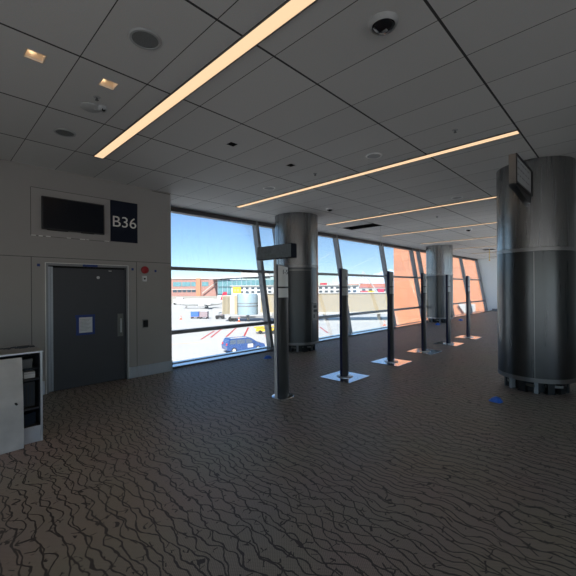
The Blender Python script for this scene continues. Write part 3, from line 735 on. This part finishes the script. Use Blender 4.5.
# ------------------------------------------------------------------ blue plastic lumps on the carpet
def lump(x_, y_, r, h, nm, seed):
    random.seed(seed); bm = bmesh.new(); bmesh.ops.create_icosphere(bm, subdivisions=3, radius=1)
    for v in bm.verts:
        c_ = v.co.copy(); an = math.atan2(c_.y, c_.x)
        k = 1 + .07 * math.sin(3 * an + seed) + .03 * math.sin(7 * an)
        z = max(c_.z, 0.0); brim = 1 + .25 * max(0, .22 - z) / .22
        fold = 1 + .12 * math.sin(4 * c_.x + seed) * math.cos(5 * c_.y)
        v.co = Vector((c_.x * r * k * brim, c_.y * r * .8 * k * brim, z ** .8 * h * fold))
    mb = MB(); mb.bm.free(); mb.bm = bm
    tag(mb.build('shoe_cover', 'blue', None, (x_, y_, 0.001), smooth=True), nm, 'shoe cover', 'crumpled blue plastic covers')
lump(5.93, 1.45, .092, .062, 'crumpled blue plastic cover on the carpet before the foreground column', 2)
lump(5.86, 6.40, .092, .065, 'crumpled blue plastic cover on the carpet behind the sign post, by the window', 4)
lump(16.2, 6.29, .11, .09, 'crumpled pale blue plastic cover at the foot of the far column', 6)
lump(19.0, 6.22, .11, .09, 'crumpled blue plastic cover beyond the far column', 9)

# ------------------------------------------------------------------ outside
G = -5.4
fx = Vector((fw.x, fw.y, 0)).normalized(); rx = Vector((rt.x, rt.y, 0))
def A(L, Dd, z=0.0): v = fx * Dd + rx * L; return (v.x, v.y, z)     # L metres to the side, Dd metres away across the apron
face = math.atan2(rx.y, rx.x)                                     # turned to lie across the apron
bm_ = MB().box((-600, -600, G - .3), (4500, 4500, G)); apr = struct(bm_.build('ground', 'apron'))
def ground_line(p, q, w, m, z=.006):
    p, q = Vector((*p, 0)), Vector((*q, 0)); d_ = (q - p).normalized(); s = Vector((-d_.y, d_.x, 0)) * w / 2
    mb = MB(); mb._add([(*(p - s).xy, G + z), (*(p + s).xy, G + z), (*(q + s).xy, G + z), (*(q - s).xy, G + z)], [(0, 1, 2, 3)])
    o = mb.build('painted_line', m, apr); return struct(o)
for p, q in (((27.2, 43.6), (34.4, 50.9)), ((29.3, 44.3), (37.3, 52.8)), ((31.1, 43.0), (39.5, 51.6)), ((32.8, 41.0), (41.5, 50.5)), ((36.0, 39.2), (44.0, 48.4)), ((41.5, 36.5), (47.5, 43)), ((44.6, 34.5), (50.5, 41))):
    ground_line(p, q, .28, 'redline')
ground_line((21, 43), (27, 41.0), .2, 'amber')
for k in range(8): ground_line(A(-70, 95 + 9 * k)[:2], A(-8, 90 + 9 * k)[:2], .5, 'slabline', .004)
for k in range(5): ground_line(A(-30, 52 + 7 * k)[:2], A(40, 52 + 7 * k)[:2], .12, 'slabline', .004)

# minivan
va = math.atan2(31.745 - 33.215, 28.156 - 23.293)
van = thing('minivan', 'blue minivan parked on the apron below the window', 'van', (25.35, 31.75, G), va); van.scale = (.94, .94, .94)
prof = [(-2.42, .42), (-2.45, .85), (-2.38, 1.02), (-2.15, 1.62), (-1.9, 1.72), (.2, 1.74), (.55, 1.68), (1.45, 1.08), (2.25, .90), (2.42, .72), (2.42, .40), (1.9, .30), (-2.0, .30)]
mb = MB(); n = len(prof); v = []
for yy, kk in ((-.96, 0), (-.9, 1), (.9, 1), (.96, 0)):
    for p in prof:
        up_f = max(0, (p[1] - 1.0)) * .22
        v.append((p[0], (yy - math.copysign(up_f, yy)), p[1]) if kk == 0 else (p[0] * .998, yy - math.copysign(up_f, yy), p[1] + .0))
f_ = [tuple(range(n - 1, -1, -1)), tuple(range(3 * n, 4 * n))]
for r_ in range(3):
    for i in range(n): f_.append((r_ * n + i, r_ * n + (i + 1) % n, (r_ + 1) * n + (i + 1) % n, (r_ + 1) * n + i))
mb._add(v, f_); mb.build('body', 'vanblue', van)
def yside(z): return .963 - max(0, z - 1.0) * .22
for s in (-1, 1):
    for a0, a1, b0, b1 in ((-2.1, -1.3, -1.98, -1.3), (-1.2, -.15, -1.2, -.15), (-.05, 1.15, -.05, .42)):
        z0, z1 = 1.08, 1.58
        MB()._add([(a0, s * yside(z0), z0), (a1, s * yside(z0), z0), (b1, s * yside(z1), z1), (b0, s * yside(z1), z1),
                   (a0, s * (yside(z0) - .03), z0), (a1, s * (yside(z0) - .03), z0), (b1, s * (yside(z1) - .03), z1), (b0, s * (yside(z1) - .03), z1)],
                  [(0, 1, 2, 3), (4, 5, 6, 7), (0, 1, 5, 4), (1, 2, 6, 5), (2, 3, 7, 6), (3, 0, 4, 7)]).build('side_window', 'vanglass', van)
    for wx in (-1.55, 1.5):
        w_ = MB().lathe([(0, -.1), (.2, -.11), (.33, -.1), (.345, -.05), (.345, .05), (.33, .1), (0, .1)], 28, Matrix.Translation((wx, s * .87, .345)) @ RX90).build('wheel', 'rubber', van, smooth=True)
        MB().lathe([(0, -.125), (.2, -.115), (.21, .1), (0, .1)], 24, Matrix.Translation((wx, s * .872, .345)) @ Matrix.Rotation(PI / 2 * (1 if s < 0 else -1), 4, 'X')).build('hubcap', 'outwhite', w_)
    MB().box((2.2, s * .55 - .2, .68), (2.44, s * .55 + .2, .86)).build('headlight', 'outwhite', van)
    MB().box((-2.44, s * .75 - .1, .95), (-2.3, s * .75 + .1, 1.2)).build('tail_light', 'vanred', van)
    MB().box((.75, s * .95, 1.1), (.95, s * 1.15, 1.25), bev=.02).build('mirror', 'vanblue', van)
MB().box((.15, -.975, .55), (.85, -.955, 1.0)).build('door_placard', 'outwhite', van)
MB()._add([(.62, -.78, 1.62), (.62, .78, 1.62), (1.42, .85, 1.11), (1.42, -.85, 1.11), (.65, -.78, 1.66), (.65, .78, 1.66), (1.47, .85, 1.13), (1.47, -.85, 1.13)], [(0, 1, 2, 3), (7, 6, 5, 4), (0, 4, 5, 1), (1, 5, 6, 2), (2, 6, 7, 3), (3, 7, 4, 0)]).build('windscreen', 'vanglass', van)
MB().box((-1.9, -.7, 1.74), (.1, -.66, 1.80)).box((-1.9, .66, 1.74), (.1, .7, 1.80)).build('roof_rail', 'outwhite', van)

def wheels(t, xs_, y, r, m='rubber'):
    for x_ in xs_:
        for s in (-1, 1): MB().lathe([(0, -.1), (r, -.1), (r, .1), (0, .1)], 18, Matrix.Translation((x_, s * y, r)) @ RX90).build('wheel', m, t)
def cart(x_, y_, nm, m):
    t = thing('baggage_cart', nm, 'baggage cart', (x_, y_, G), face, group='baggage carts')
    MB().box((-1.0, -.75, .38), (1.0, .75, .48)).build('bed', 'cartgrey', t); MB().box((-.96, -.72, .48), (.96, .72, 1.75), bev=.05).build('curtain', m, t)
    MB().box((-1.02, -.78, 1.75), (1.02, .78, 1.82)).build('roof', 'outwhite', t); wheels(t, (-.75, .75), .68, .19); MB().tube((0, .78, .35), (0, 1.5, .3), .04, 6).build('tow_bar', 'black', t)
cart(*A(-22.6, 86)[:2], 'blue curtained baggage cart out on the apron', 'cartblue'); cart(*A(-20.3, 85.2)[:2], 'grey-red baggage cart beside the blue curtained one', 'cartgrey')
t = thing('baggage_tug', 'dark baggage tug parked beside the boarding bridge', 'tug', A(-16.2, 84, G), face)
MB().box((-1.0, -.65, .3), (1.0, .65, .85), bev=.06).build('body', 'black', t); MB().box((-.2, -.6, 1.5), (.9, .6, 1.58)).build('canopy', 'darkwin', t)
for a, b in ((-.15, -.55), (-.15, .55), (.85, -.55), (.85, .55)): MB().tube((a, b, .85), (a, b, 1.5), .03, 6).build('roof_post', 'black', t)
MB().box((.2, -.4, .85), (.8, .4, 1.2), bev=.05).build('seat', 'cartgrey', t); wheels(t, (-.65, .65), .6, .3)
def cone(x_, y_, nm):
    t = thing('traffic_cone', nm, 'traffic cone', (x_, y_, G), group='traffic cones')
    MB().box((-.3, -.3, 0), (.3, .3, .05)).build('base', 'cone', t); MB().lathe([(.22, .05), (.05, .95), (0, .95)], 20).build('cone', 'cone', t, smooth=True); MB().lathe([(.165, .4), (.125, .6), (.12, .6)], 20, Matrix.Scale(1.06, 4)).build('band', 'outwhite', t)
cone(*A(-10.6, 76)[:2], 'orange traffic cone under the boarding bridge rotunda'); cone(*A(-25.2, 83)[:2], 'orange traffic cone beside the blue baggage cart'); cone(*A(-3.2, 53)[:2], 'orange traffic cone in front of the yellow loader')
cone(*A(4.2, 60)[:2] , 'orange traffic cone beyond the gate column'); cone(*A(18, 66)[:2], 'orange traffic cone near the orange concourse wall')
t = thing('belt_loader', 'yellow belt loader standing behind the blue minivan', 'loader', A(-3.2, 56, G), face)
MB().box((-1.9, -.7, .4), (1.4, .7, .85), bev=.06).build('chassis', 'yellow', t); MB().prism([(-2.2, .9), (2.2, 1.15), (2.2, 1.3), (-2.2, 1.05)], -.45, .45, 'Y').build('belt', 'yellow', t); wheels(t, (-1.2, .9), .62, .3)
MB().box((-.2, -.7, .85), (.4, -.2, 1.5)).build('seat', 'cartgrey', t); MB().tube((.6, -.5, .85), (.45, -.5, 1.35), .03, 6).build('steering_column', 'black', t)

# boarding bridge across the apron
jb = thing('boarding_bridge', 'beige boarding bridge with pale blue rotunda out on the apron', 'boarding bridge', A(-6.0, 78, G), face)
MB().box((.0, -1.5, 1.95), (46, 1.7, 5.95)).build('tunnel', 'beige', jb)
MB().box((-.2, -1.7, 1.45), (46, 1.9, 1.95)).build('floor_beam', 'concrete', jb)
MB().box((-.2, -1.7, 5.95), (46, 1.9, 6.1)).build('roof', 'outwhite', jb)
rot = MB().lathe([(0, 1.5), (2.25, 1.5), (2.3, 5.5), (2.1, 6.0), (0, 6.1)], 40, Matrix.Translation((-2.9, -.4, 0))).build('rotunda', 'paleblue', jb, smooth=True)
MB().lathe([(2.31, 3.3), (2.33, 3.3), (2.33, 3.5), (2.31, 3.5)], 40, Matrix.Translation((-2.9, -.4, 0))).build('rail', 'boxgrey', rot); MB().lathe([(2.31, 3.9), (2.33, 3.9), (2.33, 4.05), (2.31, 4.05)], 40, Matrix.Translation((-2.9, -.4, 0))).build('rail', 'boxgrey', rot)
MB().box((-8.3, -1.5, 1.6), (-5.0, 1.5, 5.7), bev=.1).build('cab', 'concrete', jb)
mb = MB()
for k in range(6): mb.box((-8.2 + k * .28, -1.75, 1.7), (-8.05 + k * .28, 1.7, 5.6))
mb.build('bellows', 'beige', jb)
MB().box((-5.6, -1.6, 1.6), (-5.0, -1.5, 5.6)).build('cab_frame', 'beige', jb)
MB().box((-6.4, -1.4, .75), (4.5, -.9, 1.1)).build('wheel_beam', 'boxgrey', jb)
for x_ in (-2.9, 3.5, 14, 26, 40):
    MB().tube((x_, 0, 0), (x_, 0, 1.6), .35, 14).build('pier', 'concrete', jb)
for x_ in (-6.5, -5.8): MB().lathe([(0, -.3), (.55, -.3), (.55, .3), (0, .3)], 22, Matrix.Translation((x_, -1.0, .55)) @ RX90).build('wheel', 'rubber', jb)
MB().box((2.6, -2.0, .7), (4.0, -1.2, 1.9)).build('control_cabinet', 'boxgrey', jb)
sg = MB().box((-6.0, -1.3, 6.2), (-4.2, -1.1, 7.5)).build('number_board', 'yellow', jb)
MB().box((-5.7, -1.32, 6.5), (-5.3, -1.3, 7.1)).box((-5.1, -1.32, 6.5), (-4.6, -1.3, 7.1)).build('print', 'amber', sg); MB().tube((-5.1, -1.2, 5.7), (-5.1, -1.2, 6.2), .08, 8).build('bracket', 'boxgrey', jb)

# white concourse behind it
cw = thing('white_concourse', 'low white concourse with small windows beyond the boarding bridge', 'building', A(0, 125, G), face)
MB().box((-20, 0, 0), (25, 12, 8.0)).build('wall', 'outwhite', cw); MB().box((-20.5, -.5, 8.0), (25.5, 12.5, 8.3)).build('roof', 'concrete', cw)
for r_ in range(2):
    for k in range(22): MB().box((-19 + k * 2, -.05, 5.6 + r_ * 1.3), (-17.9 + k * 2, .02, 6.3 + r_ * 1.3)).build('window', 'darkwin', cw)
# brick terminal and its glazed hall
bt = thing('brick_terminal', 'low brick terminal with blue-green window bands across the apron', 'building', A(-34, 180, G), face)
MB().box((-60, 0, 0), (-.3, 30, 12.3)).build('wall', 'brick', bt); MB().box((-60.4, -.4, 12.3), (-.3, 30.4, 12.8)).build('roof', 'concrete', bt)
MB().box((-12.6, -.8, 2), (-10.4, 0, 12.6)).build('pilaster', 'orange', bt)
for a, b in ((-24.5, -20.2), (-19.9, -15.6), (-15.3, -13), (-9.8, -6.5)): MB().box((a, -.12, 8.6), (b, .05, 10.8)).build('window', 'teal', bt)
for k in range(5): MB().box((-24.6 + k * 2.4, -.12, 5.6), (-22.6 + k * 2.4, .05, 6.8)).build('window', 'darkwin', bt)
MB().box((-60, -.25, 6.9), (-13, 0, 7.3)).build('ledge', 'concrete', bt); MB().box((-60, -1.5, 0), (-.3, -.1, 3.6)).build('plinth', 'facade', bt)
MB().box((-34, -.12, 9), (-26, .05, 10.8)).build('window', 'darkwin', bt)
q = MB(); q.tube((-9.5, -1.2, 5.0), (-.5, -1.2, 11.9), .25, 8); q.build('inclined_bar', 'concrete', bt)  # slanted pale tube across the brick front
gh = thing('glazed_hall', 'blue-green glazed hall at the end of the brick terminal', 'building', A(-36.2, 172, G), face)
MB().box((2, 0, 0), (30, 14, 11.4)).build('glazing', 'teal', gh)
MB().prism([(-2, 11.9), (30.5, 13.4), (30.5, 14.0), (-2, 12.4)], -1.5, 14.5, 'Y').build('roof', 'outwhite', gh)
MB().box((13, 3, 12.4), (27, 13, 15.2)).build('roof_plant', 'concrete', gh)
for k in range(13): MB().box((2 + k * 2.3, -.2, 0), (2.25 + k * 2.3, 0, 12.0 + k * .1)).build('fin', 'paleblue', gh)
for z_ in (4.5, 8.0): MB().box((2, -.25, z_), (30, 0, z_ + .25)).build('spandrel', 'darkwin', gh)
MB().box((2, -1, 0), (30, -.1, 4.0)).build('plinth', 'outwhite', gh)
for k, (L0, L1, Dd, h0, nm) in enumerate(((-11.5, -6.5, 196, 11.6, 'red-roofed airport block glimpsed beside the first mullion'), (16, 30, 190, 8.6, 'pale block with a red roof beyond the white concourse'), (31, 62, 210, 9.6, 'long red-roofed block beyond the boarding bridge'))):
    t = thing('airport_block', nm, 'building', A(L0, Dd, G), face); w_ = L1 - L0
    MB().box((0, 0, 0), (w_, 14, h0 - 2.4)).build('wall', 'concrete', t); MB().prism([(-.4, h0 - 2.4), (w_ + .4, h0 - 2.4), (w_ - 1, h0), (1, h0)], -.4, 14.4, 'Y').build('roof', 'roofred', t)
    for j in range(int(w_ / 4)): MB().box((1 + 4 * j, -.05, h0 - 4.6), (3 + 4 * j, .02, h0 - 3.2)).build('window', 'darkwin', t)
# airliner
pl = thing('airliner', 'white airliner with a red tail fin parked before the glazed hall', 'aircraft', A(-31, 130, G), face)
fz = 2.3
MB().lathe([(0, -9), (.5, -8.8), (1.0, -8), (1.3, -6.5), (1.35, 2), (1.1, 5), (.5, 8.2), (.1, 8.8), (0, 8.8)], 24, Matrix.Translation((0, 0, fz)) @ Matrix.Rotation(PI / 2, 4, 'Y')).build('fuselage', 'outwhite', pl, smooth=True)
MB().prism([(6.0, fz + .8), (7.2, fz + 3.7), (8.5, fz + 3.7), (8.4, fz + .5)], -.12, .12, 'Y').build('tail_fin', 'tailred', pl)
MB().prism([(-1.5, 0), (2.4, 0), (4.2, -8), (3.0, -8)], fz - .6, fz - .4, 'Z').build('wing', 'outwhite', pl); MB().prism([(-1.5, 0), (2.4, 0), (4.2, 8), (3.0, 8)], fz - .6, fz - .4, 'Z').build('wing', 'outwhite', pl)
MB().prism([(6.4, -3), (7.4, -3), (8.4, 0), (7.4, 3), (6.4, 3), (6.6, 0)], fz + .4, fz + .5, 'Z').build('tailplane', 'outwhite', pl)
mb = MB()
for k in range(18): mb.box((-6.5 + k * .6, -1.36, fz + .25), (-6.25 + k * .6, -1.2, fz + .5))
mb.build('cabin_windows', 'darkwin', pl)
for x_, y_ in ((-6.5, 0), (1, 1.2), (1, -1.2)): MB().tube((x_, y_, .3), (x_, y_, fz), .1, 8).lathe([(0, -.15), (.4, -.15), (.4, .15), (0, .15)], 16, Matrix.Translation((x_, y_, .4)) @ RX90).build('landing_gear', 'boxgrey', pl)
for s in (-1, 1): MB().lathe([(.5, -1.2), (.55, 0), (.35, 1.2), (0, 1.2)], 18, Matrix.Translation((.2, s * 3.4, fz - 1.0)) @ Matrix.Rotation(PI / 2, 4, 'Y')).build('engine', 'outwhite', pl)
# service trucks seen small
for L0, Dd, m_, nm, h0 in ((-51, 165, 'outwhite', 'white service truck before the brick terminal, farthest from the glazed hall', 3.2), (-43.5, 160, 'cartblue', 'blue and white service truck before the brick terminal', 2.6), (-37, 156, 'outwhite', 'white service truck nearest the airliner', 2.8), (37, 175, 'vanred', 'red high-lift truck behind the boarding bridge', 5.6), (41, 178, 'yellow', 'yellow high-lift truck behind the boarding bridge', 5.6), (46, 178, 'tailred', 'pink-red truck at the end of the boarding bridge view', 6.6), (16.5, 170, 'tailred', 'bright red truck body over the white concourse', 9.6)):
    t = thing('service_truck', nm, 'truck', A(L0, Dd, G), face, group='service trucks')
    MB().box((-1.0, -1.1, .6), (2.2, 1.1, h0), bev=.05).build('box_body', m_, t); MB().box((-2.4, -1.0, .5), (-1.1, 1.0, 2.3), bev=.15).build('truck_cab', 'outwhite', t); wheels(t, (-1.8, 1.4), .95, .45)
    MB().box((-2.43, -.8, 1.4), (-2.38, .8, 2.1)).build('windscreen', 'darkwin', t)
t = thing('mast_frame', 'white A-shaped mast frame rising beyond the boarding bridge', 'mast', A(32, 150, G), face)
MB().tube((-4.2, 0, 0), (0, 0, 14.0), .22, 8).build('leg', 'outwhite', t); MB().tube((9.5, 0, 0), (0, 0, 14.0), .22, 8).build('leg', 'outwhite', t); MB().tube((-1.5, 0, 9), (3.2, 0, 9), .12, 8).build('crossbar', 'outwhite', t)
# next concourse wing, orange panels
ob = thing('orange_concourse', 'tall orange-panelled concourse wing just outside the far windows', 'building', (36, 3.7, G))
MB().box((0, 0, 0), (16, 15.0, 21)).build('wall', 'salmon', ob); MB().box((-.15, -.1, 21), (16.2, 15.15, 21.4)).build('parapet', 'concrete', ob)
MB().box((-.06, .2, 2.4), (0, 14.7, 2.5)).build('ledge', 'concrete', ob)
v_ = MB().box((-.35, 6.75, 4.5), (0, 7.5, 5.5)).build('louver_box', 'outwhite', ob)
mb = MB()
for k in range(6): mb.box((-.37, 6.85, 4.6 + k * .14), (-.35, 7.4, 4.66 + k * .14))
mb.build('slats', 'paleblue', v_)
MB().prism([(8.25, 5.5), (7.55, 5.5), (7.55, 4.5)], -.3, 0, 'X').build('hood', 'outwhite', ob)
# hills
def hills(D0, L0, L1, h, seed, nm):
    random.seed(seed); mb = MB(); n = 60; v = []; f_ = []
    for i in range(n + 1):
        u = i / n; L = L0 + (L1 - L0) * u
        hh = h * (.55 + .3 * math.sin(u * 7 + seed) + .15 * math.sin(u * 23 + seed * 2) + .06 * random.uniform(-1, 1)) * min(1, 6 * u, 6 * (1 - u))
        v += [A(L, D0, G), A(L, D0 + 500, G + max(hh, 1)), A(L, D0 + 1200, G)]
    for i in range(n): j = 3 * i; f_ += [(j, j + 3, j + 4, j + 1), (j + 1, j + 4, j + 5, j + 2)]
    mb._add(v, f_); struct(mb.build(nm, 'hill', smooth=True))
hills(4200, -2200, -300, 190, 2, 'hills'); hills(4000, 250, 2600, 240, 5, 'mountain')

# ------------------------------------------------------------------ light
w = bpy.data.worlds.new('sky'); SC.world = w; w.use_nodes = True; nt = w.node_tree; nt.nodes.clear()
out = nt.nodes.new('ShaderNodeOutputWorld'); bg = nt.nodes.new('ShaderNodeBackground'); sk = nt.nodes.new('ShaderNodeTexSky')
sk.sky_type = 'NISHITA'; sk.sun_disc = False; sk.sun_elevation = math.radians(50); sk.sun_rotation = math.radians(230); sk.altitude = 1300; sk.air_density = 1.0; sk.dust_density = .3; sk.ozone_density = 3.0
bg.inputs['Strength'].default_value = .084
tint = N(nt, 'ShaderNodeMix', data_type='RGBA', blend_type='MULTIPLY'); tint.inputs[0].default_value = 1; tint.inputs[7].default_value = (.88, .98, 1.06, 1)
nt.links.new(sk.outputs[0], tint.inputs[6]); nt.links.new(tint.outputs[2], bg.inputs[0]); nt.links.new(bg.outputs[0], out.inputs[0])
sun = bpy.data.lights.new('sun', 'SUN'); sun.energy = 5.2; sun.angle = math.radians(.6); sun.color = (1, .96, .9)
so = bpy.data.objects.new('sun', sun); COL.objects.link(so)
sd = Vector((-.60, -.38, .70)).normalized(); so.rotation_euler = sd.to_track_quat('Z', 'Y').to_euler(); so.location = (-20, -20, 40)
for x_, y_ in dl[:2]:
    l = bpy.data.lights.new('downlight_lamp', 'SPOT'); l.energy = 6; l.color = (1, .62, .32); l.spot_size = math.radians(62); l.spot_blend = .8; l.shadow_soft_size = .03
    o = bpy.data.objects.new('downlight_lamp', l); COL.objects.link(o); o.location = (x_, y_, H - .006)
SC.view_settings.view_transform = 'Standard'; SC.view_settings.look = 'None'; SC.view_settings.exposure = 1.02; SC.view_settings.gamma = 1.0
SC.view_settings.use_curve_mapping = False
SC.cycles.max_bounces = 12; SC.cycles.diffuse_bounces = 6; SC.cycles.transparent_max_bounces = 16; SC.cycles.use_denoising = True
SC.cycles.sample_clamp_indirect = 6
